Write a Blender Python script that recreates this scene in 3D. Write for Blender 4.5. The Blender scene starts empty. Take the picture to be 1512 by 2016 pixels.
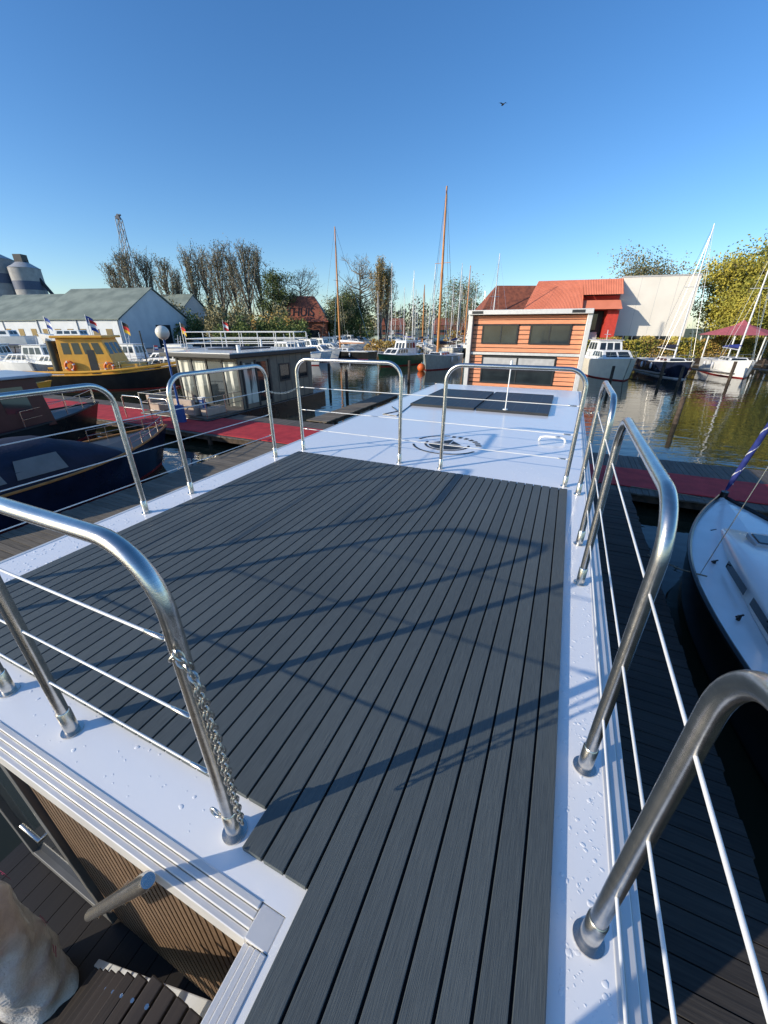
import bpy, math, random
from mathutils import Vector, Matrix
random.seed(7)
D=math.radians
YAW=D(-24.0)
cy,sy=math.cos(D(24)),math.sin(D(24))
scene=bpy.context.scene
# ------------------------------------------------------------------ materials
MATS={}
def mat(name,col,rough=0.6,metal=0.0,col2=None,nscale=3.0,bump=0.0,bscale=40.0,stretch=(1,1,1),spec=0.5,trans=0.0,coat=0.0,detail=4.0,lo=0.35,hi=0.65,ior=1.45,bdist=0.02):
    if name in MATS: return MATS[name]
    m=bpy.data.materials.new(name); m.use_nodes=True
    nt=m.node_tree; b=nt.nodes['Principled BSDF']
    b.inputs['Base Color'].default_value=(*col,1); b.inputs['Roughness'].default_value=rough
    b.inputs['Metallic'].default_value=metal; b.inputs['Specular IOR Level'].default_value=spec
    b.inputs['Transmission Weight'].default_value=trans; b.inputs['Coat Weight'].default_value=coat
    b.inputs['IOR'].default_value=ior
    tc=nt.nodes.new('ShaderNodeTexCoord'); mp=nt.nodes.new('ShaderNodeMapping')
    mp.inputs['Scale'].default_value=stretch
    nt.links.new(tc.outputs['Object'],mp.inputs['Vector'])
    if col2 is None: col2=tuple(c*0.8 for c in col)
    n=nt.nodes.new('ShaderNodeTexNoise'); n.inputs['Scale'].default_value=nscale; n.inputs['Detail'].default_value=detail
    nt.links.new(mp.outputs[0],n.inputs['Vector'])
    r=nt.nodes.new('ShaderNodeValToRGB'); r.color_ramp.elements[0].position=lo; r.color_ramp.elements[1].position=hi
    r.color_ramp.elements[0].color=(*col2,1); r.color_ramp.elements[1].color=(*col,1)
    nt.links.new(n.outputs['Fac'],r.inputs[0]); nt.links.new(r.outputs[0],b.inputs['Base Color'])
    if bump>0:
        n2=nt.nodes.new('ShaderNodeTexNoise'); n2.inputs['Scale'].default_value=bscale; n2.inputs['Detail'].default_value=5
        nt.links.new(mp.outputs[0],n2.inputs['Vector'])
        bp=nt.nodes.new('ShaderNodeBump'); bp.inputs['Strength'].default_value=bump; bp.inputs['Distance'].default_value=bdist
        nt.links.new(n2.outputs['Fac'],bp.inputs['Height']); nt.links.new(bp.outputs[0],b.inputs['Normal'])
    MATS[name]=m; return m
def plank_mat(name,ca,cb,axis,pitch,off=0.0,rough=0.7,streak=70.0,bump=0.3,along=2.0):
    m=bpy.data.materials.new(name); m.use_nodes=True; nt=m.node_tree; b=nt.nodes['Principled BSDF']
    b.inputs['Roughness'].default_value=rough
    tc=nt.nodes.new('ShaderNodeTexCoord'); sp=nt.nodes.new('ShaderNodeSeparateXYZ'); nt.links.new(tc.outputs['Object'],sp.inputs[0])
    a=nt.nodes.new('ShaderNodeMath'); a.operation='SUBTRACT'; a.inputs[1].default_value=off; nt.links.new(sp.outputs[axis],a.inputs[0])
    d=nt.nodes.new('ShaderNodeMath'); d.operation='DIVIDE'; d.inputs[1].default_value=pitch; nt.links.new(a.outputs[0],d.inputs[0])
    f=nt.nodes.new('ShaderNodeMath'); f.operation='FLOOR'; nt.links.new(d.outputs[0],f.inputs[0])
    w=nt.nodes.new('ShaderNodeTexWhiteNoise'); w.noise_dimensions='1D'; nt.links.new(f.outputs[0],w.inputs['W'])
    mp=nt.nodes.new('ShaderNodeMapping'); s=[streak,streak,streak]; s[1 if axis==0 else 0]=along; mp.inputs['Scale'].default_value=s
    nt.links.new(tc.outputs['Object'],mp.inputs['Vector'])
    n=nt.nodes.new('ShaderNodeTexNoise'); n.inputs['Scale'].default_value=1.0; n.inputs['Detail'].default_value=6; nt.links.new(mp.outputs[0],n.inputs['Vector'])
    n3=nt.nodes.new('ShaderNodeTexNoise'); n3.inputs['Scale'].default_value=1.3; n3.inputs['Detail'].default_value=5; nt.links.new(tc.outputs['Object'],n3.inputs['Vector'])
    mx=nt.nodes.new('ShaderNodeMath'); mx.operation='MULTIPLY_ADD'; mx.inputs[1].default_value=0.22; nt.links.new(w.outputs[0],mx.inputs[0]); 
    m2=nt.nodes.new('ShaderNodeMath'); m2.operation='MULTIPLY_ADD'; m2.inputs[1].default_value=0.9; m2.inputs[2].default_value=-0.12; nt.links.new(n.outputs['Fac'],m2.inputs[0])
    nt.links.new(m2.outputs[0],mx.inputs[2])
    m3=nt.nodes.new('ShaderNodeMath'); m3.operation='MULTIPLY_ADD'; m3.inputs[1].default_value=0.5; m3.inputs[2].default_value=-0.25; nt.links.new(n3.outputs['Fac'],m3.inputs[0])
    ad=nt.nodes.new('ShaderNodeMath'); ad.operation='ADD'; nt.links.new(mx.outputs[0],ad.inputs[0]); nt.links.new(m3.outputs[0],ad.inputs[1])
    r=nt.nodes.new('ShaderNodeValToRGB'); r.color_ramp.elements[0].position=0.1; r.color_ramp.elements[1].position=0.9
    r.color_ramp.elements[0].color=(*ca,1); r.color_ramp.elements[1].color=(*cb,1)
    nt.links.new(ad.outputs[0],r.inputs[0]); nt.links.new(r.outputs[0],b.inputs['Base Color'])
    bp=nt.nodes.new('ShaderNodeBump'); bp.inputs['Strength'].default_value=bump; bp.inputs['Distance'].default_value=0.004
    nt.links.new(n.outputs['Fac'],bp.inputs['Height']); nt.links.new(bp.outputs[0],b.inputs['Normal'])
    return m
steel=mat('brushed_steel',(0.74,0.70,0.63),0.26,1.0,(0.60,0.57,0.52),8,0.04,60,(1,1,6))
alu=mat('anodised_aluminium',(0.78,0.76,0.72),0.38,0.3,(0.70,0.68,0.65),6)
roofw=mat('white_coated_panel',(0.92,0.91,0.89),0.22,0,(0.895,0.89,0.875),1.2,0.03,6,coat=0.2)
wirew=mat('white_wire',(0.85,0.85,0.83),0.35)
water_drop=mat('droplet_water',(0.92,0.91,0.90),0.04,0,(0.90,0.90,0.89),1,coat=1.0)
rubber=mat('black_gap_rubber',(0.012,0.012,0.013),0.8)
deckm=plank_mat('slate_composite_board',(0.056,0.066,0.066),(0.135,0.152,0.146),0,0.0823,-3.06,0.6,420,0.4,14)
slat_brown=plank_mat('brown_slat_wood',(0.085,0.052,0.030),(0.23,0.145,0.085),0,0.047,-2.3,0.6,60)
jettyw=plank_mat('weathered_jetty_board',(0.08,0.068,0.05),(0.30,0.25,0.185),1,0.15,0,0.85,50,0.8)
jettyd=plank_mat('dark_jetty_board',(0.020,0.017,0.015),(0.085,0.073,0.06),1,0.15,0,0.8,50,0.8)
redcarpet=mat('red_jetty_coating',(0.60,0.045,0.05),0.85,0,(0.45,0.03,0.038),2.5,0.4,60)
timber=mat('mooring_timber',(0.10,0.07,0.05),0.9,0,(0.04,0.03,0.022),6,0.6,20)
glass=mat('dark_window_glass',(0.015,0.02,0.025),0.05,0,(0.03,0.04,0.045),1.0,spec=0.9)
glass_l=mat('curtained_window_glass',(0.70,0.68,0.56),0.08,0,(0.10,0.11,0.10),1.3,spec=0.9,stretch=(3,3,.3),lo=.46,hi=.54)
gel=mat('white_gelcoat',(0.86,0.85,0.81),0.22,0,(0.79,0.78,0.74),2.0,coat=0.3)
gelc=mat('cream_gelcoat',(0.80,0.73,0.58),0.3,0,(0.72,0.65,0.52),2.0)
navy=mat('navy_hull_paint',(0.015,0.022,0.05),0.2,0,(0.01,0.014,0.03),2.0,coat=0.4)
blackh=mat('black_hull_paint',(0.012,0.012,0.013),0.25,0,(0.02,0.02,0.02),2.0)
greenh=mat('green_hull_paint',(0.015,0.11,0.06),0.3,0,(0.01,0.07,0.04),2.0)
redh=mat('red_antifouling',(0.35,0.03,0.03),0.5)
yellow=mat('tug_yellow_paint',(0.88,0.46,0.06),0.4,0,(0.76,0.38,0.05),2.0)
orangep=mat('orange_buoy',(0.8,0.15,0.03),0.5)
canvas=mat('blue_canvas',(0.014,0.018,0.042),0.75,0,(0.008,0.011,0.026),3,0.5,12)
canvasb=mat('bright_blue_canvas',(0.035,0.055,0.26),0.75,0,(0.02,0.03,0.16),5,0.3,20)
teak=mat('varnished_spruce',(0.60,0.26,0.08),0.4,0,(0.44,0.18,0.05),4,stretch=(1,1,0.2))
maststeel=mat('mast_aluminium',(0.8,0.8,0.79),0.4,0.2)
taupe=mat('taupe_cladding',(0.25,0.205,0.15),0.6,0,(0.19,0.155,0.115),3)
grayd=mat('anthracite_paint',(0.035,0.037,0.039),0.45)
grayl=mat('light_grey_paint',(0.52,0.52,0.51),0.5)
graym=mat('mid_grey_metal',(0.20,0.20,0.195),0.4,0.3)
chainm=mat('galvanised_chain',(0.55,0.53,0.49),0.3,1.0,(0.38,0.37,0.34),20)
orange_slat=mat('orange_cedar_slat',(0.86,0.37,0.20),0.6,0,(0.70,0.27,0.14),5,stretch=(0.4,6,6))
bluep=mat('blue_pole_paint',(0.03,0.10,0.32),0.4)
globe=mat('opal_lamp_globe',(0.85,0.8,0.68),0.3)
corr=mat('salmon_corrugated_sheet',(0.78,0.25,0.14),0.55,0,(0.68,0.21,0.115),0.6)
whitew=mat('white_render_wall',(0.84,0.79,0.70),0.8,0,(0.78,0.73,0.64),0.4)
shedroof=mat('weathered_fibre_roof',(0.27,0.31,0.26),0.8,0,(0.17,0.205,0.175),0.35,0.3,5)
shedwall=mat('pale_shed_wall',(0.74,0.76,0.76),0.7,0,(0.64,0.67,0.68),0.5)
brick=mat('red_brick',(0.25,0.09,0.05),0.9,0,(0.17,0.06,0.035),3)
rooftile=mat('red_roof_tile',(0.32,0.10,0.055),0.85,0,(0.20,0.065,0.04),1.5,0.4,6)
concrete=mat('silo_concrete',(0.45,0.44,0.42),0.85,0,(0.34,0.33,0.32),0.6)
yellowd=mat('yellow_door_paint',(0.75,0.65,0.2),0.5)
redp=mat('red_wall_paint',(0.6,0.06,0.04),0.6)
pinkroof=mat('faded_red_canvas',(0.50,0.13,0.15),0.8)
bark=mat('tree_bark',(0.16,0.13,0.10),0.9,0,(0.09,0.075,0.055),5)
twig=mat('poplar_twig',(0.32,0.28,0.21),0.9,0,(0.17,0.145,0.11),0.8)
leaf_brown=mat('brown_autumn_leaf',(0.32,0.28,0.14),0.85,0,(0.18,0.165,0.085),0.35)
leaf_green=mat('green_leaf',(0.17,0.21,0.06),0.85,0,(0.08,0.11,0.03),0.35)
leaf_dark=mat('dark_green_leaf',(0.08,0.11,0.04),0.85,0,(0.04,0.055,0.02),0.35)
leaf_yellow=mat('yellow_green_leaf',(0.48,0.40,0.06),0.85,0,(0.22,0.23,0.04),0.3)
leaf_orange=mat('orange_autumn_leaf',(0.50,0.30,0.08),0.85,0,(0.28,0.23,0.07),0.4)
grass=mat('bank_grass',(0.09,0.12,0.035),0.95,0,(0.14,0.13,0.06),0.3,0.6,3)
bed=mat('lake_bed_soil',(0.03,0.028,0.02),0.95)
tarmac=mat('yard_paving',(0.17,0.165,0.155),0.9,0,(0.12,0.118,0.11),0.5)
solar=mat('solar_cell_glass',(0.010,0.011,0.016),0.35,0,(0.014,0.016,0.024),2,spec=0.12)
logo_k=mat('black_vinyl_mark',(0.02,0.02,0.022),0.5)
bubble=mat('bubble_wrap_film',(0.85,0.83,0.80),0.2,0,(0.62,0.59,0.56),9,1.0,60,coat=0.5,bdist=0.006)
magenta=mat('magenta_print',(0.40,0.03,0.14),0.5)
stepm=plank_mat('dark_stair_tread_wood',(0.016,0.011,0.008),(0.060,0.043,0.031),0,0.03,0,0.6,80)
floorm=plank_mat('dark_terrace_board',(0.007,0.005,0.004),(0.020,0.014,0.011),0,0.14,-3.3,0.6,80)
cushion=mat('beige_cushion',(0.5,0.40,0.32),0.9)
flag_r=mat('flag_red',(0.6,0.03,0.03),0.8); flag_k=mat('flag_black',(0.01,0.01,0.01),0.8); flag_y=mat('flag_gold',(0.8,0.5,0.03),0.8)
flag_b=mat('flag_blue',(0.03,0.08,0.35),0.8); flag_w=mat('flag_white',(0.8,0.8,0.8),0.8)
fender=mat('fender_vinyl',(0.7,0.7,0.72),0.4)
darkf=mat('dark_bird_feather',(0.02,0.018,0.016),0.8)
ropem=mat('mooring_rope',(0.35,0.30,0.22),0.9)

# ------------------------------------------------------------------ builder
class Part:
    def __init__(s,name,m,smooth,bevel): s.name=name;s.m=m;s.smooth=smooth;s.bevel=bevel;s.v=[];s.f=[]
    def add(s,vs,fs):
        o=len(s.v); s.v+= [tuple(v) for v in vs]; s.f+=[tuple(i+o for i in f) for f in fs]
    def box(s,x0,x1,y0,y1,z0,z1):
        s.add([(x0,y0,z0),(x1,y0,z0),(x1,y1,z0),(x0,y1,z0),(x0,y0,z1),(x1,y0,z1),(x1,y1,z1),(x0,y1,z1)],
              [(0,3,2,1),(4,5,6,7),(0,1,5,4),(1,2,6,5),(2,3,7,6),(3,0,4,7)])
    def fr(s,x0,x1,y0,y1,z0,X0,X1,Y0,Y1,z1):
        s.add([(x0,y0,z0),(x1,y0,z0),(x1,y1,z0),(x0,y1,z0),(X0,Y0,z1),(X1,Y0,z1),(X1,Y1,z1),(X0,Y1,z1)],
              [(0,3,2,1),(4,5,6,7),(0,1,5,4),(1,2,6,5),(2,3,7,6),(3,0,4,7)])
    def quad(s,a,b,c,d): s.add([a,b,c,d],[(0,1,2,3)])
    def prism(s,pts,z0,z1):
        n=len(pts); s.add([(p[0],p[1],z0) for p in pts]+[(p[0],p[1],z1) for p in pts],
          [tuple(range(n-1,-1,-1)),tuple(range(n,2*n))]+[(i,(i+1)%n,n+(i+1)%n,n+i) for i in range(n)])
    def tube(s,path,r,seg=8,closed=False):
        P=[Vector(p) for p in path]; n=len(P); rr=r if isinstance(r,(list,tuple)) else [r]*n
        vs=[];nrm=None
        for i,p in enumerate(P):
            if closed: t=(P[(i+1)%n]-P[i-1]).normalized()
            else: t=(P[min(i+1,n-1)]-P[max(i-1,0)]).normalized()
            if nrm is None:
                a=Vector((0,0,1)) if abs(t.z)<0.9 else Vector((1,0,0)); nrm=(a-t*a.dot(t)).normalized()
            else: nrm=(nrm-t*nrm.dot(t)).normalized()
            b=t.cross(nrm)
            for k in range(seg):
                a=2*math.pi*k/seg; vs.append(p+nrm*math.cos(a)*rr[i]+b*math.sin(a)*rr[i])
        fs=[]
        for i in range(n if closed else n-1):
            j=(i+1)%n
            for k in range(seg):
                l=(k+1)%seg; fs.append((i*seg+k,i*seg+l,j*seg+l,j*seg+k))
        if not closed: fs.append(tuple(range(seg-1,-1,-1))); fs.append(tuple((n-1)*seg+k for k in range(seg)))
        s.add(vs,fs)
    def cyl(s,a,b,r0,r1=None,seg=12): s.tube([a,b],[r0,r0 if r1 is None else r1],seg)
    def ball(s,c,r,seg=12,rings=8,sz=1.0):
        vs=[];fs=[]
        for i in range(rings+1):
            ph=math.pi*i/rings
            for k in range(seg):
                a=2*math.pi*k/seg; vs.append((c[0]+r*math.sin(ph)*math.cos(a),c[1]+r*math.sin(ph)*math.sin(a),c[2]+sz*r*math.cos(ph)))
        for i in range(rings):
            for k in range(seg):
                l=(k+1)%seg; fs.append((i*seg+k,(i+1)*seg+k,(i+1)*seg+l,i*seg+l))
        s.add(vs,fs)
class Obj:
    def __init__(s,name,loc=(0,0,0),rot=0.0,marina=False,scale=1.0):
        s.name=name; s.parts=[]
        if marina: loc=(loc[0]*cy+loc[1]*sy,-loc[0]*sy+loc[1]*cy,loc[2]); rot=rot+YAW
        s.loc=loc; s.rot=rot; s.scale=scale
    def part(s,name,m,smooth=False,bevel=0):
        p=Part(name,m,smooth,bevel); s.parts.append(p); return p
    def done(s):
        e=bpy.data.objects.new(s.name,None); e.empty_display_size=0.2; e.location=s.loc; e.rotation_euler=(0,0,s.rot); e.scale=(s.scale,)*3
        scene.collection.objects.link(e); s.e=e
        for p in s.parts:
            if not p.v: continue
            me=bpy.data.meshes.new(p.name); me.from_pydata(p.v,[],p.f); me.materials.append(p.m)
            if p.smooth: me.polygons.foreach_set('use_smooth',[True]*len(me.polygons))
            me.update()
            ob=bpy.data.objects.new(p.name,me); scene.collection.objects.link(ob); ob.parent=e
            if p.bevel:
                b=ob.modifiers.new('bevel','BEVEL'); b.width=p.bevel; b.segments=2; b.limit_method='ANGLE'
            if p.smooth:
                md=ob.modifiers.new('es','EDGE_SPLIT'); md.split_angle=D(50)
        return e
def single(name,m,fn,smooth=False,bevel=0,marina=False,loc=(0,0,0)):
    p=Part(name,m,smooth,bevel); fn(p)
    me=bpy.data.meshes.new(name); me.from_pydata(p.v,[],p.f); me.materials.append(m)
    if smooth: me.polygons.foreach_set('use_smooth',[True]*len(me.polygons))
    ob=bpy.data.objects.new(name,me); scene.collection.objects.link(ob)
    if marina: ob.rotation_euler=(0,0,YAW)
    ob.location=loc
    if bevel:
        b=ob.modifiers.new('bevel','BEVEL'); b.width=bevel; b.segments=2
    return ob

# ------------------------------------------------------------------ world, sun, camera
tx_,ty_=2.15,2.2      # horizontal travel of light per metre of drop, marina frame
SUN_FROM=Vector((-(tx_*cy+ty_*sy),-(-tx_*sy+ty_*cy),1.0)).normalized()
w=bpy.data.worlds.new('World'); scene.world=w; w.use_nodes=True
nt=w.node_tree; bg=nt.nodes['Background']; sk=nt.nodes.new('ShaderNodeTexSky'); sk.sky_type='NISHITA'; sk.sun_disc=False
sk.sun_elevation=math.asin(SUN_FROM.z); sk.sun_rotation=math.atan2(SUN_FROM.x,SUN_FROM.y)
sk.air_density=1.0; sk.dust_density=0.4; sk.ozone_density=4.0; sk.altitude=0
hs=nt.nodes.new('ShaderNodeHueSaturation'); hs.inputs['Hue'].default_value=0.505; hs.inputs['Saturation'].default_value=1.17; hs.inputs['Value'].default_value=1.33
nt.links.new(sk.outputs[0],hs.inputs['Color']); nt.links.new(hs.outputs[0],bg.inputs[0]); bg.inputs[1].default_value=0.15
sl=bpy.data.lights.new('sun','SUN'); sl.energy=5.0; sl.angle=D(0.53); sl.color=(1.0,0.90,0.74)
so=bpy.data.objects.new('sun',sl); scene.collection.objects.link(so); so.rotation_euler=(-SUN_FROM).to_track_quat('-Z','Y').to_euler()
cam=bpy.data.cameras.new('camera'); co=bpy.data.objects.new('camera',cam); scene.collection.objects.link(co); scene.camera=co
cam.sensor_fit='VERTICAL'; cam.sensor_height=36; cam.lens=36*757/2016; cam.clip_start=0.02; cam.clip_end=6000
co.location=(0,0,4.4); co.rotation_euler=(D(90-25.6),0,0)
scene.view_settings.view_transform='Standard'; scene.view_settings.look='None'; scene.view_settings.exposure=0

# ------------------------------------------------------------------ water & ground
def water_mat():
    m=bpy.data.materials.new('harbour_water'); m.use_nodes=True; nt=m.node_tree; b=nt.nodes['Principled BSDF']
    b.inputs['Base Color'].default_value=(0.024,0.027,0.016,1); b.inputs['Roughness'].default_value=0.02; b.inputs['IOR'].default_value=1.36
    tc=nt.nodes.new('ShaderNodeTexCoord')
    mp=nt.nodes.new('ShaderNodeMapping'); mp.inputs['Scale'].default_value=(0.7,1.5,1); mp.inputs['Rotation'].default_value=(0,0,0.4); nt.links.new(tc.outputs['Object'],mp.inputs['Vector'])
    a=nt.nodes.new('ShaderNodeTexNoise'); a.inputs['Scale'].default_value=1.1; a.inputs['Detail'].default_value=2; a.inputs['Distortion'].default_value=0.4
    c=nt.nodes.new('ShaderNodeTexNoise'); c.inputs['Scale'].default_value=5; c.inputs['Detail'].default_value=2
    nt.links.new(mp.outputs[0],a.inputs['Vector']); nt.links.new(mp.outputs[0],c.inputs['Vector'])
    s=nt.nodes.new('ShaderNodeMath'); s.operation='MULTIPLY_ADD'; s.inputs[1].default_value=0.12
    nt.links.new(c.outputs['Fac'],s.inputs[0]); nt.links.new(a.outputs['Fac'],s.inputs[2])
    bp=nt.nodes.new('ShaderNodeBump'); bp.inputs['Strength'].default_value=0.22; bp.inputs['Distance'].default_value=0.07
    nt.links.new(s.outputs[0],bp.inputs['Height']); nt.links.new(bp.outputs[0],b.inputs['Normal'])
    return m
single('water',water_mat(),lambda p:p.quad((-2500,-1500,0),(2500,-1500,0),(2500,4000,0),(-2500,4000,0)))
single('ground',bed,lambda p:p.quad((-3000,-2000,-2.5),(3000,-2000,-2.5),(3000,5000,-2.5),(-3000,5000,-2.5)))
def banks(p):
    p.prism([(-1500,50),(-42,50),(-15,57),(-10.5,110),(-6,290),(-1500,290)],-2.4,0.7)
    p.prism([(17,54),(1500,54),(1500,290),(14,290),(15,110),(15,70)],-2.4,0.7)
    p.prism([(-1500,291),(1500,291),(1500,3900),(-1500,3900)],-2.4,0.7)
single('bank_terrain',grass,banks)
single('yard_pavement',tarmac,lambda p:p.quad((-300,56,0.706),(-30,56,0.706),(-22,110,0.706),(-300,110,0.706)))
def quay(p):
    for (a,b) in [((-42,50),(-15,57)),((-110,50),(-42,50)),((-15,57),(-10.5,110)),((17,54),(90,54)),((17,54),(15,70)),((15,70),(15,110))]:
        A=Vector((*a,0));B=Vector((*b,0));d=(B-A).normalized();n=Vector((d.y,-d.x,0))*0.12
        p.add([A-n+Vector((0,0,-.6)),B-n+Vector((0,0,-.6)),B+n+Vector((0,0,-.6)),A+n+Vector((0,0,-.6)),A-n+Vector((0,0,.82)),B-n+Vector((0,0,.82)),B+n+Vector((0,0,.82)),A+n+Vector((0,0,.82))],
         [(0,3,2,1),(4,5,6,7),(0,1,5,4),(1,2,6,5),(2,3,7,6),(3,0,4,7)])
single('quay_edge_wall',timber,quay)

# ------------------------------------------------------------------ main houseboat (marina frame, deck z=2.9)
Z=2.9
RE=0.39
hb=Obj('houseboat',(0,0,0),0,True)
rp=hb.part('white_roof',roofw)
outline=[(-3.40,0.33),(-0.45,0.33),(-0.45,-2.6),(RE,-2.6),(RE,11.6),(-3.40,11.6)]
rp.prism(outline,Z-0.05,Z)
tr=hb.part('aluminium_edge_trim',alu,bevel=0.003)
def trimrun(a,b,nx,ny,prof=None):
    for k,(o0,o1,zt) in enumerate(prof or [(0.0,0.020,Z+0.003),(0.0215,0.040,Z-0.004),(0.0415,0.060,Z-0.010),(0.0615,0.080,Z-0.017)]):
        xs=[a[0]+nx*o0,b[0]+nx*o0,a[0]+nx*o1,b[0]+nx*o1]; ys=[a[1]+ny*o0,b[1]+ny*o0,a[1]+ny*o1,b[1]+ny*o1]
        tr.box(min(xs),max(xs),min(ys),max(ys),Z-0.10,zt)
trimrun((-3.40,0.33),(-0.532,0.33),0,-1)
trimrun((-0.45,-2.6),(-0.45,0.248),-1,0)
tr.box(-0.530,-0.4515,0.250,0.3285,Z-0.10,Z-0.001)
trimrun((RE,-2.6),(RE,11.6),1,0,[(0.0,0.022,Z+0.003),(0.0235,0.055,Z-0.006),(0.0565,0.080,Z-0.014)])
trimrun((-3.40,0.33),(-3.40,11.6),-1,0)
trimrun((-3.49,11.6),(0.48,11.6),0,1)
fb=hb.part('fascia',gelc); fb.box(-3.38,-0.5,0.290,0.325,Z-0.17,Z-0.101)
wl=hb.part('cabin_walls',taupe)
wl.box(-3.25,0.28,0.42,11.3,0.55,Z-0.052)
hl=hb.part('pontoon_hull',blackh); hl.box(-3.35,0.36,-3.2,11.8,-0.4,0.5)
back=hb.part('rear_wall_backing',rubber); back.box(-3.3,-0.42,0.36,0.415,0.7,Z-0.06)
sl_=hb.part('rear_wall_slats',slat_brown)
x=-2.14
while x<-0.50:
    sl_.box(x,x+0.034,0.330,0.358,0.72,Z-0.171); x+=0.047
df=hb.part('door_frame',graym,bevel=0.004)
df.box(-2.23,-2.16,0.30,0.359,0.72,Z-0.171); df.box(-3.12,-3.04,0.30,0.359,0.72,Z-0.171); df.box(-3.04,-2.23,0.30,0.359,0.72,0.82)
dg=hb.part('door_glass',glass); dg.box(-3.04,-2.23,0.335,0.357,0.82,Z-0.171)
lock=hb.part('door_handle',steel,True); lock.tube([(-2.28,0.335,1.75),(-2.28,0.27,1.75),(-2.46,0.27,1.75)],0.014); lock.box(-2.31,-2.26,0.31,0.334,1.62,1.88)
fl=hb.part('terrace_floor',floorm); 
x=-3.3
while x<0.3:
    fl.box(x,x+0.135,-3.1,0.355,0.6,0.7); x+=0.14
wk=hb.part('walkway_side',grayd); wk.box(-0.44,RE-.02,-2.6,0.30,1.9,Z-0.06)
hb.done()

dk=Obj('composite_deck',(0,0,0),0,True)
ba=dk.part('underlay',rubber); ba.box(-3.055,0.228,0.525,4.065,Z+0.001,Z+0.006); ba.box(-0.64,0.228,0.405,0.5249,Z+0.001,Z+0.006); ba.box(-0.395,0.228,-2.5,0.4049,Z+0.001,Z+0.006)
bd=dk.part('boards',deckm,bevel=0.0015)
N=40; pitch=0.0823
for i in range(N):
    x0=-3.06+i*pitch+0.0045; x1=x0+pitch-0.009
    xm=(x0+x1)/2
    y0=0.52 if xm<-0.64 else (0.40 if xm<-0.40 else -2.5)
    bd.box(x0,x1,y0,4.07,Z+0.0015,Z+0.022)
dk.done()

def archpts(a,b,h,R=0.17,n=10):
    A=Vector(a);B=Vector(b);d=(B-A).normalized();up=Vector((0,0,1));pts=[A.copy(),A+up*0.5]
    for i in range(n+1):
        t=math.pi/2*i/n; pts.append(A+d*(R-R*math.cos(t))+up*(h-R+R*math.sin(t)))
    for i in range(n+1):
        t=math.pi/2*i/n; pts.append(B-d*(R-R*math.sin(t))+up*(h-R+R*math.cos(t)))
    pts+= [B+up*0.5,B.copy()]
    return pts
def railing(arches,wires,h=1.08):
    o=Obj('deck_railing',(0,0,0),0,True)
    t=o.part('top_tubes',steel,True); sv=o.part('base_sleeves',steel,True); wr=o.part('tension_wires',wirew,True); fit=o.part('wire_fittings',steel,True)
    for a,b in arches:
        t.tube(archpts((a[0],a[1],Z),(b[0],b[1],Z),h),0.0215,20)
        for q in (a,b):
            sv.tube([(q[0],q[1],Z+0.001),(q[0],q[1],Z+0.006),(q[0],q[1],Z+0.0061)],[0.040,0.040,0.03],24)
            sv.tube([(q[0],q[1],Z+0.004),(q[0],q[1],Z+0.115),(q[0],q[1],Z+0.12)],[0.0255,0.0255,0.0217],20)
    for a,b in wires:
        for hh in (0.29,0.54,0.82):
            A=Vector((a[0],a[1],Z+hh));B=Vector((b[0],b[1],Z+hh)); wr.tube([A,B],0.0042,8)
            d=(B-A).normalized()
            for (s,dd) in ((A,d),(B,-d)):
                fit.tube([s+dd*0.02,s+dd*0.025,s+dd*0.09,s+dd*0.095],[0.004,0.008,0.007,0.004],8)
    return o
XR=0.328; XL=-3.22
r=railing([((XR,0.63),(XR,-0.75)),((XR,2.40),(XR,1.127)),((XR,4.02),(XR,2.95))],[((XR,4.0),(XR,-0.75))]); r.done()
r=railing([((XL,2.48),(XL,3.80)),((XL,0.68),(XL,1.98))],[((XL,0.7),(XL,3.78))],1.11); r.done()
r=railing([((-3.08,4.22),(-1.67,4.22)),((-1.15,4.22),(0.20,4.20))],[((-3.06,4.22),(0.18,4.205))],1.15); r.done()
r=railing([((-0.73,0.43),(-1.60,0.43)),((-2.07,0.43),(-2.98,0.43))],[((-0.75,0.43),(-2.96,0.43))])
rg=r.part('eye_ring',steel,True); rg.tube([(-0.765+0.02*math.cos(a)-0.01,0.415,Z+0.10+0.02*math.sin(a)) for a in [k*math.pi/6 for k in range(12)]],0.004,8,True)
r.done()
r=railing([((-0.47,-0.35),(-0.47,-1.4))],[]); r.done()  # unseen arch behind the camera view, added to cast a shadow line on deck
def chain(pts,link=0.03,rw=0.003):
    o=Obj('safety_chain',(0,0,0),0,True); p=o.part('links',chainm,True)
    P=[Vector(q) for q in pts]; L=[0]
    for i in range(1,len(P)): L.append(L[-1]+(P[i]-P[i-1]).length)
    step=link*0.72; n=int(L[-1]/step)
    def at(s):
        for i in range(1,len(P)):
            if s<=L[i]: return P[i-1].lerp(P[i],(s-L[i-1])/(L[i]-L[i-1]))
        return P[-1].copy()
    for k in range(n):
        c=at((k+.5)*step); t=(at(min((k+1)*step,L[-1]))-at(k*step)).normalized()
        a=Vector((0.3,1,0)) if abs(t.z)>0.6 else Vector((0,0,1)); u=(a-t*a.dot(t)).normalized()
        if k%2: u=t.cross(u)
        q=[c+t*(link/2)*math.sin(x)*1.0+u*(link*0.27)*math.cos(x) for x in [j*math.pi/5 for j in range(10)]]
        p.tube(q,rw,6,True)
    o.done()
def sag(a,b,s,n=12): return [(a[0]+(b[0]-a[0])*i/n,a[1]+(b[1]-a[1])*i/n,a[2]+(b[2]-a[2])*i/n-s*4*(i/n)*(1-i/n)) for i in range(n+1)]
chain([(-0.72,0.402,Z+0.80),(-0.698,0.40,Z+0.835),(-0.68,0.41,Z+0.80),(-0.672,0.415,Z+0.5),(-0.655,0.41,Z+0.2)],0.030,0.0032)
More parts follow.
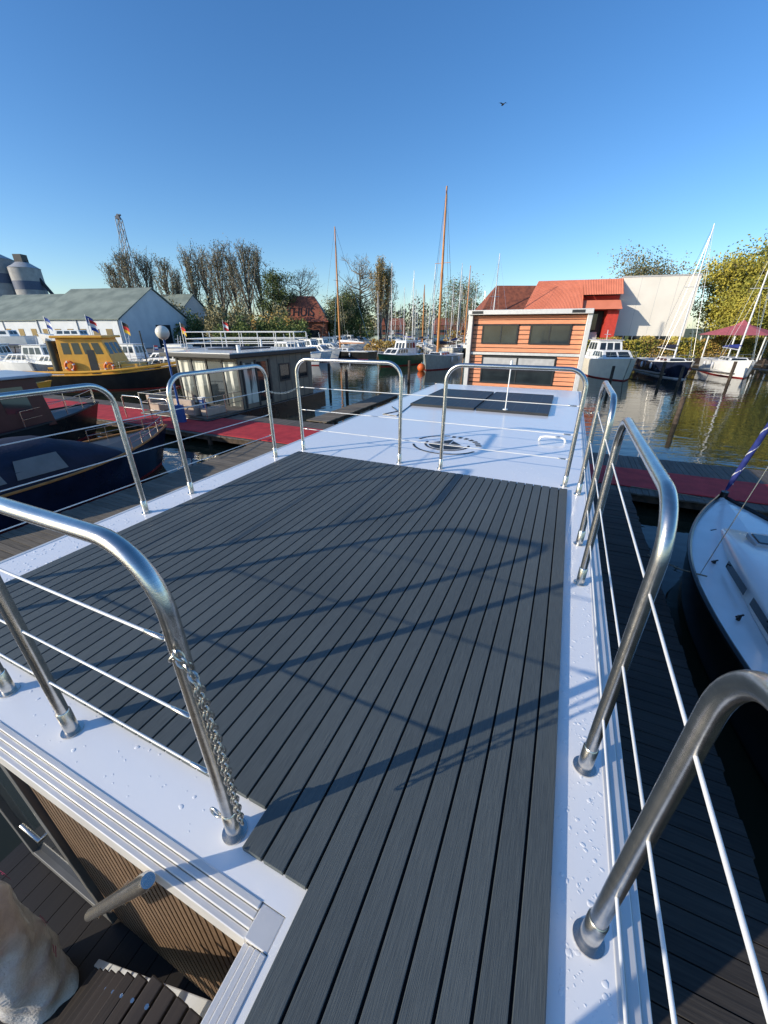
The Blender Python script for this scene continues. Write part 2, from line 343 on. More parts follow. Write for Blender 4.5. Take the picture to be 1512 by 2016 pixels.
chain([(-0.70,0.405,Z+0.81),(-0.645,0.40,Z+0.76),(-0.630,0.40,Z+0.5),(-0.635,0.40,Z+0.17)],0.030,0.0032)
chain(sag((XL,3.80,Z+0.82),(-3.08,4.22,Z+0.82),0.05),0.034,0.004)
chain(sag((XR,4.02,Z+0.82),(0.20,4.20,Z+0.8),0.03),0.034,0.004)

def drops(p):
    rnd=random.Random(3)
    def drop(x,y,r):
        h=r*rnd.uniform(.12,.22); ex=rnd.uniform(.75,1.35); a0=rnd.random()*6.28; vs=[];n=9
        for (rr,hh) in ((1,0),(.9,.42),(.6,.82)):
            for k in range(n):
                a=2*math.pi*k/n; q=1+.16*math.sin(2*a+a0)+.1*math.sin(3*a+2*a0)
                X=r*rr*q*math.cos(a)*ex; Y=r*rr*q*math.sin(a)
                vs.append((x+X,y+Y,Z+0.0002+h*hh))
        vs.append((x,y,Z+0.0002+h))
        fs=[]
        for l in range(2):
            for k in range(n): fs.append((l*n+k,l*n+(k+1)%n,(l+1)*n+(k+1)%n,(l+1)*n+k))
        for k in range(n): fs.append((2*n+k,2*n+(k+1)%n,3*n))
        p.add(vs,fs)
    for i in range(1100):
        drop(rnd.uniform(.245,.385),rnd.uniform(-.2,3.9),rnd.uniform(.0015,.0035) if rnd.random()<.75 else rnd.uniform(.0035,.008))
    for i in range(80):
        drop(rnd.uniform(-3.3,-.68),rnd.uniform(.345,.51),rnd.uniform(.0015,.004) if rnd.random()<.8 else rnd.uniform(.004,.009))
    for i in range(500):
        drop(rnd.uniform(-3.38,-3.08),rnd.uniform(.5,4.1),rnd.uniform(.003,.010))
    for i in range(350):
        drop(rnd.uniform(-3.2,.36),4.12+abs(rnd.gauss(0,.5)),rnd.uniform(.003,.009))
single('water_droplets',water_drop,drops,True,0,True)

so_=Obj('solar_panel_array',(0,0,0),0,True)
g=so_.part('cells',solar); fr=so_.part('frames',grayd); gl=so_.part('grid_lines',graym)
for (x0,x1) in ((-2.9,-1.55),(-1.50,-0.15)):
    for (y0,y1) in ((7.9,9.07),(9.12,10.3)):
        g.box(x0+.02,x1-.02,y0+.02,y1-.02,Z+0.02,Z+0.045)
        fr.box(x0,x1,y0,y0+.018,Z+.001,Z+.05);fr.box(x0,x1,y1-.018,y1,Z+.001,Z+.05);fr.box(x0,x0+.018,y0+.0181,y1-.0181,Z+.001,Z+.05);fr.box(x1-.018,x1,y0+.0181,y1-.0181,Z+.001,Z+.05)
        for k in range(1,6):
            xx=x0+(x1-x0)*k/6; gl.box(xx-.0015,xx+.0015,y0+.03,y1-.03,Z+.0455,Z+.0465)
so_.done()
lg=Obj('roof_emblem',(-1.36,5.26,0),0.0,True)
k1=lg.part('ring',logo_k)
def arc(p,r0,r1,a0,a1,z1=Z+0.004,n=24):
    vs=[];fs=[]
    for i in range(n+1):
        a=a0+(a1-a0)*i/n
        vs+=[(r0*math.cos(a),r0*math.sin(a),z1),(r1*math.cos(a),r1*math.sin(a),z1)]
    for i in range(n): fs.append((2*i,2*i+1,2*i+3,2*i+2))
    p.add(vs,fs)
arc(k1,.46,.49,D(200),D(335)); arc(k1,.46,.49,D(100),D(165))
for a in range(10,98,13): arc(k1,.40,.48,D(a),D(a+7),n=4)
arc(k1,.0,.26,D(185),D(355)); arc(k1,.29,.32,D(170),D(370))
k1.add([(-.22,.03,Z+.004),(.02,.03,Z+.004),(.02,.28,Z+.004)],[(0,1,2)]); k1.add([(.04,.03,Z+.004),(.2,.03,Z+.004),(.04,.2,Z+.004)],[(0,1,2)])
lg.done()
an=Obj('roof_antenna',(-0.95,8.0,Z),0,True); a_=an.part('whip',gel,True); a_.tube([(0,0,0.05),(0,0,.85)],0.012); a_.tube([(0,0,.85),(0,0,.95)],[.03,.02]); a_.tube([(0,0,0),(0,0,.06)],.05,16); an.done()
hd=Obj('roof_handle',(0.0,6.0,Z),0,True); a_=hd.part('grip',gel,True); a_.tube([(-.18,0,.005),(-.16,0,.06),(-.1,0,.075),(.1,.02,.075),(.16,.02,.06),(.18,.02,.005)],.018,10); hd.done()
cb=Obj('roof_cable',(0,0,0),0,True); a_=cb.part('cable',blackh,True); a_.tube([(-3.2,7.6,Z+.008),(-2.9,7.2,Z+.008),(-3.05,6.8,Z+.008),(-2.75,6.75,Z+.008),(-2.9,7.9,Z+.008)],.008,6); cb.done()

# staircase, handrail, wrapped package
st=Obj('staircase',(0,0,0),0,True)
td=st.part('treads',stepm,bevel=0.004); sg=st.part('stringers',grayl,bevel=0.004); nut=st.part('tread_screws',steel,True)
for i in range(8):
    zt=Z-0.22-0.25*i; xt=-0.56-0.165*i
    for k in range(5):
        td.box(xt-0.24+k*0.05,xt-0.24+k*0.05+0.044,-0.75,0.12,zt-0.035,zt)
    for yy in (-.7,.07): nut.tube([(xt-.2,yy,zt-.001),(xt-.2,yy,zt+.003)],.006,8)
for (ya,yb) in ((.125,.16),(-.80,-.76)):
    sg.add([(-.54,ya,Z-.18),(-.54,ya,Z-.48),(-1.85,ya,.7),(-2.1,ya,.7),(-.54,yb,Z-.18),(-.54,yb,Z-.48),(-1.85,yb,.7),(-2.1,yb,.7)],[(0,1,2,3),(4,7,6,5),(0,3,7,4),(1,5,6,2),(0,4,5,1),(3,2,6,7)])
st.done()
hr=Obj('stair_handrail',(0,0,0),0,True); a_=hr.part('tube',steel,True)
A=Vector((-0.82,.212,Z+.10)); B=Vector((-1.60,.18,Z-1.0)); a_.tube([A,A.lerp(B,.02),B.lerp(A,.02),B],[.018,.024,.024,.018],20)
br=hr.part('brackets',steel,True)
for t in (.35,.6,.88):
    c=A.lerp(B,t); br.tube([c,c+Vector((0,.0,-.05)),c+Vector((-.01,.05,-.08)),(c.x-.01,.334,c.z-.08)],.008,8)
hr.done()
bw=Obj('bubble_wrapped_package',(-2.28,-0.06,0.7),0.2,True); p=bw.part('film',bubble,True)
vs=[];fs=[];n=40;m_=30
for j in range(m_+1):
    z=1.14*j/m_; base=.185*(1-.5*max(0,(j/m_-.85)/.15)**2)
    for k in range(n):
        a=2*math.pi*k/n; q=base*(1+.08*math.sin(3*a+j*.35)+.05*math.sin(5*a-j*.6)+.025*math.sin(9*a+j*1.1)); vs.append((q*math.cos(a),q*math.sin(a)*.8,z))
for j in range(m_):
    for k in range(n): fs.append((j*n+k,j*n+(k+1)%n,(j+1)*n+(k+1)%n,(j+1)*n+k))
fs.append(tuple(m_*n+k for k in range(n))); p.add(vs,fs)
mk=bw.part('print_marks',magenta)
for j in (.45,.65,.85,1.0):
    for a in (-.4,.7,1.8,2.9,4.1):
        aa=a+j*2; R=.214
        for (o,ln) in ((-.018,.10),(.018,.07)):
            v=[(R*math.cos(aa+s*ln),.8*R*math.sin(aa+s*ln),j+o+t*.008+s*.02) for s,t in ((-1,-1),(1,-1),(1,1),(-1,1))]
            mk.add(v,[(0,1,2,3)])
bw.done()

# ------------------------------------------------------------------ jetties
def jetty(name,x0,x1,y0,y1,m,across='x',z=.5,piles=True):
    o=Obj(name,(0,0,0),0,True); p=o.part('planks',m); b=o.part('beams',timber); rnd=random.Random(x0*7+y0)
    if across=='x':
        y=y0
        while y<y1:
            e=rnd.uniform(-.015,.015); zz=rnd.uniform(-.004,.004); p.box(x0+e,x1+e,y,min(y+.14,y1),z-.04+zz,z+zz); y+=.15
        b.box(x0+.1,x0+.2,y0,y1,z-.25,z-.05); b.box(x1-.2,x1-.1,y0,y1,z-.25,z-.05)
        if piles:
            y=y0+1
            while y<y1:
                for xx in (x0+.12,x1-.12): b.cyl((xx,y,-2.4),(xx,y,z-.06),.1,.1,10)
                y+=4
    else:
        x=x0
        while x<x1:
            e=rnd.uniform(-.015,.015); zz=rnd.uniform(-.004,.004); p.box(x,min(x+.14,x1),y0+e,y1+e,z-.04+zz,z+zz); x+=.15
        b.box(x0,x1,y0+.1,y0+.2,z-.25,z-.05); b.box(x0,x1,y1-.2,y1-.1,z-.25,z-.05)
        if piles:
            x=x0+1
            while x<x1:
                for yy in (y0+.12,y1-.12): b.cyl((x,yy,-2.4),(x,yy,z-.06),.1,.1,10)
                x+=4
    o.done()
jettyx=plank_mat('weathered_cross_board',(0.06,0.052,0.042),(0.22,0.19,0.155),0,0.15,0,0.85,50,0.8)
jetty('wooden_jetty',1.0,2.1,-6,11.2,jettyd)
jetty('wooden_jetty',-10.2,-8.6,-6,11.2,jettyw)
jetty('wooden_jetty',-10.7,-9.6,15.1,24,jettyw)
jetty('wooden_jetty',-34,22,11.3,15.0,jettyx,'y',z=.44)
single('red_carpet_strip',redcarpet,lambda p:(p.box(-34,-6,11.45,13.9,.45,.475),p.box(-5.99,22,11.75,13.45,.45,.475)),False,.01,True)

lp=Obj('street_lamp',(-9.3,17.8,.3)); a_=lp.part('pole',bluep,True); a_.tube([(0,0,0),(0,0,.6),(0,0,.62),(0,0,3.7)],[.09,.09,.05,.04],12); a_.box(-.16,.16,-.1,.1,0,.95)
g_=lp.part('globe',globe,True); g_.ball((0,0,3.92),.27,20,14); c_=lp.part('cap',grayl,True); c_.tube([(0,0,3.64),(0,0,3.72)],[.07,.12],12); lp.done()
for (x_,y_) in ((-19.0,12.1),(-17.2,12.1)):
    o=Obj('boarding_rail',(x_,y_,.475),0,True); p=o.part('tubes',steel,True); p.tube([(0,0,0),(0,0,.95),(.1,0,1.05),(1.2,0,1.05),(1.3,0,.95),(1.3,0,0)],.03,8); p.tube([(0,0,.5),(1.3,0,.5)],.02,8); o.done()
for (x_,y_) in ((-15.5,13.6),(5.5,11.5)):
    o=Obj('power_pedestal',(x_,y_,.45),0,True); p=o.part('body',bluep,False,.02); p.box(-.12,.12,-.1,.1,0,.9); q=o.part('cap',gel,False,.02); q.box(-.14,.14,-.12,.12,.901,1.0); q2=o.part('socket_door',grayl); q2.box(-.08,.08,-.115,-.101,.45,.8); o.done()

# ------------------------------------------------------------------ boats
def hull(o,L,B,fb,mh,md,stern=.82,sheer=.35,rake=.7,n=18,band=None,bandm=None,rimm=None,fine=2.3):
    h=o.part('hull',mh,True); d=o.part('deck',md); rim=o.part('rubbing_strake',rimm or md,True)
    bt=o.part('boot_top',bandm or redh,True)
    def st(t):
        if t<.45: wd=B/2*(stern+(1-stern)*math.sin(t/.45*math.pi/2))
        else: wd=B/2*max(.015,(1-((t-.45)/.55)**fine))
        zs=fb+sheer*(t-.3)**2/.49*(1 if t>.3 else .4)
        return wd,zs
    S=[]
    for i in range(n+1):
        t=i/n; wd,zs=st(t); y=-L/2+L*t; kk=max(0,(t-.55)/.45)
        row=[]
        for (fx,z) in ((1,zs),(.97,zs*.5),(.9,.10),(.86,.0),(.6,-.25),(0,-.4)):
            row.append((wd*fx,y-rake*kk*(1-(z+.4)/(zs+.4)),z))
        S.append([(-a,b,c) for a,b,c in row]+[(a,b,c) for a,b,c in row[::-1][1:]])
    m=len(S[0]); vs=[q for s in S for q in s]; fs=[];fb2=[]
    for i in range(n):
        for k in range(m-1):
            f=(i*m+k,(i+1)*m+k,(i+1)*m+k+1,i*m+k+1)
            (fb2 if k in (2,7) else fs).append(f)
    fs.append(tuple(range(m)))
    h.add(vs,fs); bt.add(vs,fb2)
    vs=[];fs=[]
    for i in range(n+1):
        t=i/n; wd,zs=st(t); y=-L/2+L*t; wd=max(.01,wd-.03); vs+=[(-wd,y,zs-.03),(0,y,zs+.02),(wd,y,zs-.03)]
    for i in range(n): fs+=[(3*i,3*i+1,3*i+4,3*i+3),(3*i+1,3*i+2,3*i+5,3*i+4)]
    d.add(vs,fs)
    for s in (-1,1): rim.tube([(s*st(i/n)[0],-L/2+L*i/n,st(i/n)[1]) for i in range(n+1)],.035,6)
    rim.tube([(-st(0)[0],-L/2,st(0)[1]),(st(0)[0],-L/2,st(0)[1])],.035,6)
    return st
def bowrail(o,L,st,h=.6,t0=.45):
    p=o.part('guard_rail',steel,True); ts=[t0+(0.985-t0)*i/8 for i in range(9)]
    for s in (-1,1):
        for hh in (h,h*.5): p.tube([(s*max(.02,st(t)[0]-.06),-L/2+L*t,st(t)[1]+hh) for t in ts],.012,6)
        for t in ts[::2]: p.tube([(s*max(.02,st(t)[0]-.06),-L/2+L*t,st(t)[1]-.03),(s*max(.02,st(t)[0]-.06),-L/2+L*t,st(t)[1]+h)],.013,6)
def cabin(o,name,m,wm,x,X,y0,y1,Y0,Y1,z0,z1,nw=3,fw=2,va=.35,vb=.85):
    c=o.part(name,m,False,.03); c.fr(-x,x,y0,y1,z0,-X,X,Y0,Y1,z1)
    g=o.part(name+'_windows',wm)
    def P(a,b,cc,dd,u,v):
        p=Vector(a).lerp(Vector(b),u); q=Vector(dd).lerp(Vector(cc),u); return p.lerp(q,v)
    def win(a,b,cc,dd,u0,u1,v0,v1):
        nn=(Vector(b)-Vector(a)).cross(Vector(dd)-Vector(a)).normalized()*.012
        g.quad(*[P(a,b,cc,dd,u,v)+nn for u,v in ((u0,v0),(u1,v0),(u1,v1),(u0,v1))])
    faces={'s':((-x,y0,z0),(x,y0,z0),(X,Y0,z1),(-X,Y0,z1)),'r':((x,y0,z0),(x,y1,z0),(X,Y1,z1),(X,Y0,z1)),'b':((x,y1,z0),(-x,y1,z0),(-X,Y1,z1),(X,Y1,z1)),'l':((-x,y1,z0),(-x,y0,z0),(-X,Y0,z1),(-X,Y1,z1))}
    for k,F in faces.items():
        nn=nw if k in 'rl' else fw
        for i in range(nn):
            u0=.07+(.86/nn)*i; win(*F,u0+.03,u0+.86/nn-.03,va,vb)
def sailboat(loc,rot,L=8,B=2.6,fb=.95,mh=None,mh_top=12,cover=None,marina=False,woodmast=False,cab=True,bandm=None,furl=None,name='sailboat',detail=True):
    o=Obj(name,loc,rot,marina); st=hull(o,L,B,fb,mh or gel,gel,bandm=bandm)
    if cab: cabin(o,'coachroof',gel,glass,B*.3,B*.22,-L*.12,L*.22,-L*.1,L*.17,fb-.02,fb+.42,3,1)
    ck=o.part('cockpit',grayl); ck.box(-B*.22,B*.22,-L*.42,-L*.16,fb-.02,fb+.06)
    ms=o.part('mast',teak if woodmast else maststeel,True); rr=.16 if woodmast else .085
    ym=L*.1; ms.tube([(0,ym,fb),(0,ym,mh_top*.6),(0,ym,mh_top)],[rr,rr*.85,rr*.5],10)
    ms.tube([(0,ym-.1,fb+1.1),(0,-L*.36,fb+1.2)],.05 if not woodmast else .08,8)
    ms.tube([(-B*.28,ym,mh_top*.62),(B*.28,ym,mh_top*.62)],.025,6)
    if cover: 
        c=o.part('sail_cover',cover,True); c.tube([(0,ym+.1,fb+1.5),(0,ym-.2,fb+1.42),(0,-L*.15,fb+1.36),(0,-L*.34,fb+1.28)],[.06,.2,.16,.07],8)
    rg=o.part('rigging',steel)
    hw=.012 if not woodmast else .02
    for a,b in (((0,ym,mh_top),(0,L*.49,fb+.3)),((0,ym,mh_top),(0,-L*.5,fb)),((0,ym,mh_top*.95),(B*.45,ym-.2,fb)),((0,ym,mh_top*.95),(-B*.45,ym-.2,fb)),((0,ym,mh_top*.62),(B*.45,ym+.3,fb)),((0,ym,mh_top*.62),(-B*.45,ym+.3,fb))):
        rg.tube([a,b],hw,4)
    if furl:
        f=o.part('furled_headsail',furl,True); a=Vector((0,L*.475,fb+.45));b=Vector((0,ym+.1,mh_top*.93)); f.tube([a,a.lerp(b,.1),a.lerp(b,.5),b],[.04,.09,.075,.02],8)
    if detail: bowrail(o,L,st,.55,.1)
    fd=o.part('fenders',fender,True)
    for s in (-1,1):
        for t in (.3,.55): 
            wd,zs=st(t); fd.tube([(s*(wd+.12),-L/2+L*t,zs-.7),(s*(wd+.12),-L/2+L*t,zs-.6),(s*(wd+.12),-L/2+L*t,zs-.2),(s*(wd+.12),-L/2+L*t,zs-.12)],[.05,.11,.11,.03],8)
    o.done(); return o
def cruiser(loc,rot,L=9,B=3.2,fb=1.1,mh=None,top=None,marina=False,name='motor_cruiser',flag=None):
    o=Obj(name,loc,rot,marina); st=hull(o,L,B,fb,mh or gel,gel,stern=.9)
    cabin(o,'saloon',gel,glass,B*.36,B*.31,-L*.15,L*.25,-L*.12,L*.12,fb-.02,fb+.85,4,2)
    cabin(o,'wheelhouse',top or gel,glass,B*.33,B*.28,-L*.36,-L*.02,-L*.33,-L*.08,fb-.02,fb+1.65,3,3,.5,.88)
    rf=o.part('wheelhouse_roof',top or gel,False,.03); rf.box(-B*.31,B*.31,-L*.35,-L*.06,fb+1.66,fb+1.72)
    m=o.part('mast',maststeel,True); m.tube([(0,-L*.2,fb+1.7),(0,-L*.22,fb+2.6)],.03,6); m.tube([(-.3,-L*.2,fb+2.2),(.3,-L*.2,fb+2.2)],.02,6)
    bowrail(o,L,st,.6,.3)
    if flag:
        fp=o.part('flagstaff',maststeel); fp.tube([(0,-L*.49,fb),(0,-L*.55,fb+1.6)],.02,6)
        for i,c in enumerate(flag):
            q=o.part('flag_stripe_%d'%i,c); z1=fb+1.55-i*.16; q.quad((0,-L*.55,z1),(.25,-L*.58,z1-.02),(.25,-L*.58,z1-.18),(0,-L*.55,z1-.16))
    o.done(); return o

# right near sailboat: clean white deck, black hull, furled blue headsail
o=Obj('sailboat',(3.62,6.45,0),0,True); L=7.4; st=hull(o,L,2.5,.92,blackh,gel,stern=.7,sheer=.15,rake=.5,n=30,bandm=blackh,rimm=blackh,fine=2.0)
ch=o.part('coachroof',gel,True)
vs=[];fs=[];nj=14;ni=12
for j in range(nj+1):
    t=j/nj; y=-1.9+4.3*t; wd=.78*(1-.55*t**2.2); hh=.30*math.sin(min(1,(1-t)*1.6+.02)*math.pi/2)*min(1,t*6+.6)
    for i in range(ni+1):
        a=math.pi*i/ni; cx=math.copysign(abs(math.cos(a))**.45,-math.cos(a)) if abs(math.cos(a))>1e-6 else 0; vs.append((wd*cx,y,.90+.02+hh*(abs(math.sin(a))**.45)))
for j in range(nj):
    for i in range(ni): fs.append((j*(ni+1)+i,j*(ni+1)+i+1,(j+1)*(ni+1)+i+1,(j+1)*(ni+1)+i))
fs.append(tuple(range(ni+1))); ch.add(vs,fs)
ht=o.part('fore_hatch',glass,False,.02); ht.box(-.2,.2,1.1,1.45,1.17,1.205)
hf=o.part('hatch_frame',grayl,False,.01); hf.box(-.24,.24,1.06,1.49,1.1,1.185)
wn=o.part('side_windows',glass)
for s in (-1,1):
    for (y0,y1) in ((-1.4,-.6),(-.4,.4)): wn.quad((s*.782,y0,1.0),(s*.772,y1,1.0),(s*.765,y1,1.12),(s*.775,y0,1.12))
ck=o.part('cockpit_well',grayl,False,.02); ck.box(-.5,.5,-3.4,-2.0,.86,.95)
hw_=o.part('deck_hardware',blackh,True)
for (x,y) in ((-.55,1.9),(.55,1.9),(-.85,.6),(.85,.6),(-.95,-.9),(-.3,2.7),(.3,2.7),(0,3.3)):
    hw_.tube([(x,y,.9),(x,y,.97)],.025,8); hw_.tube([(x-.05,y-.04,.97),(x+.05,y+.04,.97)],.013,6)
ml=o.part('mooring_lines',ropem,True); ml.tube([(0,3.4,.98),(-.5,3.9,.9),(-1.5,4.9,.6)],.012,6); ml.tube([(-1.1,.0,.98),(-1.3,.4,.8),(-1.6,1.2,.55)],.012,6)
ms=o.part('mast',maststeel,True); ms.tube([(0,.3,1.2),(0,.3,9.5)],[.07,.05],10)
fs_=o.part('furled_headsail',canvasb,True); a=Vector((0,3.58,1.25));b=Vector((0,.4,8.8)); fs_.tube([a,a.lerp(b,.04),a.lerp(b,.5),b],[.025,.05,.046,.02],10)
fw=o.part('headsail_white_wrap',flag_w,True)
pp=[]
for k in range(400):
    t=.02+k/480; c=a.lerp(b,t); an_=k*.2; pp.append(c+Vector((.036*math.cos(an_),.036*math.sin(an_),0)))
fw.tube(pp,.018,5)
dr=o.part('furling_drum',blackh,True); dr.tube([(0,3.6,1.08),(0,3.59,1.2)],.07,12)
rg=o.part('stays',steel,True); rg.tube([(0,.3,9.4),(1.15,.1,.95)],.006,5); rg.tube([(0,.3,9.4),(-1.15,.1,.95)],.006,5); rg.tube([(0,3.62,.95),(0,3.58,1.25)],.008,6)
o.done()
# canopy launch on the left
o=Obj('canopy_launch',(-12.6,5.2,0),0,True); st=hull(o,8.2,2.9,.95,navy,grayd,rimm=teak)
c=o.part('canvas_canopy',canvas,True)
vs=[];fs=[];ny=14;nx=12
for j in range(ny+1):
    t=j/ny; y=-3.9+5.9*t; hgt=.95*math.sin(min(1,t*3+.2)*math.pi/2)*math.sin(min(1,(1-t)*2.2+.06)*math.pi/2); wd=1.38*(1-.25*max(0,t-.6)/.4)
    for i in range(nx+1):
        a=math.pi*i/nx; vs.append((-wd*math.cos(a),y,.92+hgt*(math.sin(a)**.6)+.035*math.sin(j*2.1)*math.sin(a)))
for j in range(ny):
    for i in range(nx): fs.append((j*(nx+1)+i,j*(nx+1)+i+1,(j+1)*(nx+1)+i+1,(j+1)*(nx+1)+i))
c.add(vs,fs)
wn=o.part('canopy_windows',graym)
for (y0,y1) in ((-2.3,-1.2),(-1.0,.1)):
    wn.quad((1.38,y0,1.18),(1.38,y1,1.18),(1.26,y1-.1,1.6),(1.26,y0+.1,1.6))
bowrail(o,8.2,st,.35,.75); o.done()
o=Obj('cabin_boat',(-19.2,6.6,0),0,True); st=hull(o,9.0,3.2,1.0,blackh,grayd)
cabin(o,'cabin',mat('burgundy_cabin',(0.10,0.02,0.02),0.4),glass,1.35,1.3,-3.4,2.0,-3.3,1.8,.98,2.75,4,3)
rf=o.part('cabin_roof',mat('pale_blue_grey_roof',(0.45,0.50,0.56),0.3),False,.03); rf.box(-1.55,1.55,-3.7,2.3,2.76,2.86); 
pn=o.part('roof_panels',solar); pn.box(-1.2,-.1,-2.5,-.6,2.862,2.9); pn.box(.1,1.2,-2.5,-.6,2.862,2.9); bowrail(o,9.0,st,.6,.6); o.done()

# taupe houseboat (left)
o=Obj('houseboat',(-17,15.6,0),0,True)
h_=o.part('pontoon',blackh,False,.05); h_.box(-2.3,2.3,-2.6,7.6,-.3,.55)
w_=o.part('cabin_walls',taupe,False,.02); w_.box(-2.15,2.15,0,6.4,.55,3.05)
rf=o.part('roof',grayd,False,.03); rf.box(-2.4,2.4,-.7,6.7,3.06,3.26); rt=o.part('roof_deck',gel); rt.box(-2.2,2.2,-.5,6.5,3.261,3.29)
gl=o.part('windows',glass_l); gd=o.part('dark_windows',glass)
gl.box(-2.0,-1.05,-.02,-.005,.7,2.85); gl.box(-.95,0.0,-.02,-.005,.7,2.85); gd.box(.1,1.05,-.02,-.005,.7,2.85); gl.box(1.15,2.05,-.02,-.005,.7,2.85)
for y0 in (3.2,5.0): gd.box(2.155,2.17,y0,y0+.8,1.7,2.5)
gl.box(2.155,2.17,.25,1.15,.8,2.8); gd.box(2.155,2.17,1.3,2.2,.8,2.8)
ff=o.part('window_frames',grayd)
for x0 in (-2.09,-1.06,-.02,1.05,2.05): ff.box(x0,x0+.11,-.06,-.021,.6,2.95)
ff.box(-2.09,2.15,-.06,-.021,2.951,3.04); ff.box(-2.09,2.15,-.065,-.0605,.6,.72)
for (y0,y1,z0) in ((3.2,4.0,1.7),(5.0,5.8,1.7)):
    ff.box(2.156,2.19,y0-.08,y0,z0-.08,2.58); ff.box(2.156,2.19,y1,y1+.08,z0-.08,2.58); ff.box(2.156,2.19,y0,y1,2.5,2.58); ff.box(2.156,2.19,y0,y1,z0-.08,z0)
for yy in (.16,1.17,2.2): ff.box(2.156,2.2,yy,yy+.1,.6,2.9)
sd=o.part('cladding_joints',grayd)
for k in range(4,11): sd.box(2.151,2.1545,k*.6-.015,k*.6+.015,.56,3.04)
de=o.part('terrace',jettyx); de.box(-2.2,2.2,-2.5,-.07,.551,.6)
cu=o.part('terrace_seats',cushion,False,.05); cu.box(-2.0,-1.2,-2.3,-.6,.6,1.0); cu.box(-2.0,-1.75,-2.3,-.6,1.0,1.4); cu.box(-.4,1.3,-2.4,-1.7,.6,1.0); cu.box(-.4,1.3,-2.45,-2.25,1.0,1.35); cu.box(1.5,1.9,-2.2,-1.0,.6,.95)
ra=o.part('terrace_rail',steel,True)
for z in (1.05,1.5): ra.tube([(-2.2,-.1,z),(-2.2,-2.5,z),(2.2,-2.5,z),(2.2,-.1,z)],.018,6)
for p_ in ((-2.2,-2.5),(0,-2.5),(2.2,-2.5),(2.2,-1.3),(-2.2,-1.3)): ra.tube([(*p_,.6),(*p_,1.5)],.018,6)
so2=o.part('roof_solar',solar); so2.box(-1.8,.2,2,5,3.292,3.34)
rv=o.part('roof_vents',gel,True); rv.tube([(1.2,1.2,3.29),(1.2,1.2,3.6)],.1,10); rv.tube([(-1.0,5.6,3.29),(-1.0,5.6,3.75)],.06,10)
o.done()
# white houseboat with roof terrace
o=Obj('houseboat',(-9.9,31.0,0),D(-24+22),scale=.95)
h_=o.part('pontoon',gel); h_.box(-4,4,-2,2,-.3,.6); w_=o.part('cabin_walls',gel,False,.02); w_.box(-3.8,3.8,-1.9,1.9,.6,3.0)
g_=o.part('windows',glass)
for k in range(5): g_.box(-3.5+k*1.45,-2.3+k*1.45,-1.93,-1.905,1.3,2.5)
rf=o.part('roof',grayl,False,.03); rf.box(-4.2,4.2,-2.2,2.2,3.01,3.2)
ra=o.part('roof_rail',gel,True)
for z in (3.6,3.9,4.35): ra.tube([(-4,-2,z),(4,-2,z),(4,2,z),(-4,2,z)],.035,6,True)
for k in range(7):
    for yy in (-2,2): ra.tube([(-4+k*8/6,yy,3.2),(-4+k*8/6,yy,4.35)],.03,6)
o.done()
# orange slatted houseboat
o=Obj('orange_houseboat',(-2.75,28.3,0),0,True)
fr_=o.part('metal_frame',alu,False,.02); W=3.65
fr_.box(-W,W,-.5,9.0,5.15,5.42); fr_.box(-W,-W+.28,-.3,9.0,.5,5.148); fr_.box(W-.28,W,-.3,9.0,.5,5.148)
bk=o.part('walls',grayd); bk.box(-W+.285,W-.285,.1,8.9,.5,5.14)
sl=o.part('cedar_slats',orange_slat)
def slats(x0,x1,z0,z1):
    z=z0
    while z+.1<=z1+.01: sl.box(x0,x1,.03,.098,z,min(z+.215,z1+.03)); z+=.262
slats(-3.35,3.35,2.97,3.42); slats(-3.35,3.35,4.62,5.1)
for (a,b) in ((-3.35,-2.76),(-.44,.24),(2.66,3.35)): slats(a,b,3.5,4.56)
slats(-3.35,3.35,.5,.92)
for (a,b) in ((-3.35,-2.6),(2.1,3.35)): slats(a,b,1.03,2.7)
g_=o.part('windows',glass); g_.box(-2.65,-.55,.0,.05,3.52,4.52); g_.box(.35,2.55,.0,.05,3.52,4.52); g_.box(-2.5,2.0,.0,.05,1.05,2.6)
wf=o.part('window_frames',grayd)
for (a,b,c,d) in ((-2.74,-.46,3.44,4.6),(.26,2.64,3.44,4.6),(-2.58,2.08,.98,2.7)):
    wf.box(a,b,-.04,.06,c,c+.08); wf.box(a,b,-.04,.06,d-.08,d); wf.box(a,a+.08,-.04,.06,c+.081,d-.081); wf.box(b-.08,b,-.04,.06,c+.081,d-.081)
wf.box(-1.55,-1.48,-.03,.05,3.53,4.51); wf.box(1.4,1.47,-.03,.05,3.53,4.51)
wf.box(-.3,-.22,-.03,.05,1.06,2.62); 
bl=o.part('window_blinds',grayl); bl.box(-2.5,-.32,-.012,-.002,2.2,2.6); bl.box(-.2,2.0,-.012,-.002,2.2,2.6)
fl_=o.part('floor_band',alu); fl_.box(-3.36,3.36,-.1,.06,2.78,2.93)
pt=o.part('pontoon',blackh); pt.box(-W-.1,W+.1,-2.5,9.4,-.3,.45)
ta=o.part('corner_marks',grayd); ta.box(-3.4,-2.7,-.515,-.503,5.2,5.36); ta.box(2.5,3.2,-.515,-.503,5.2,5.36)
o.done()

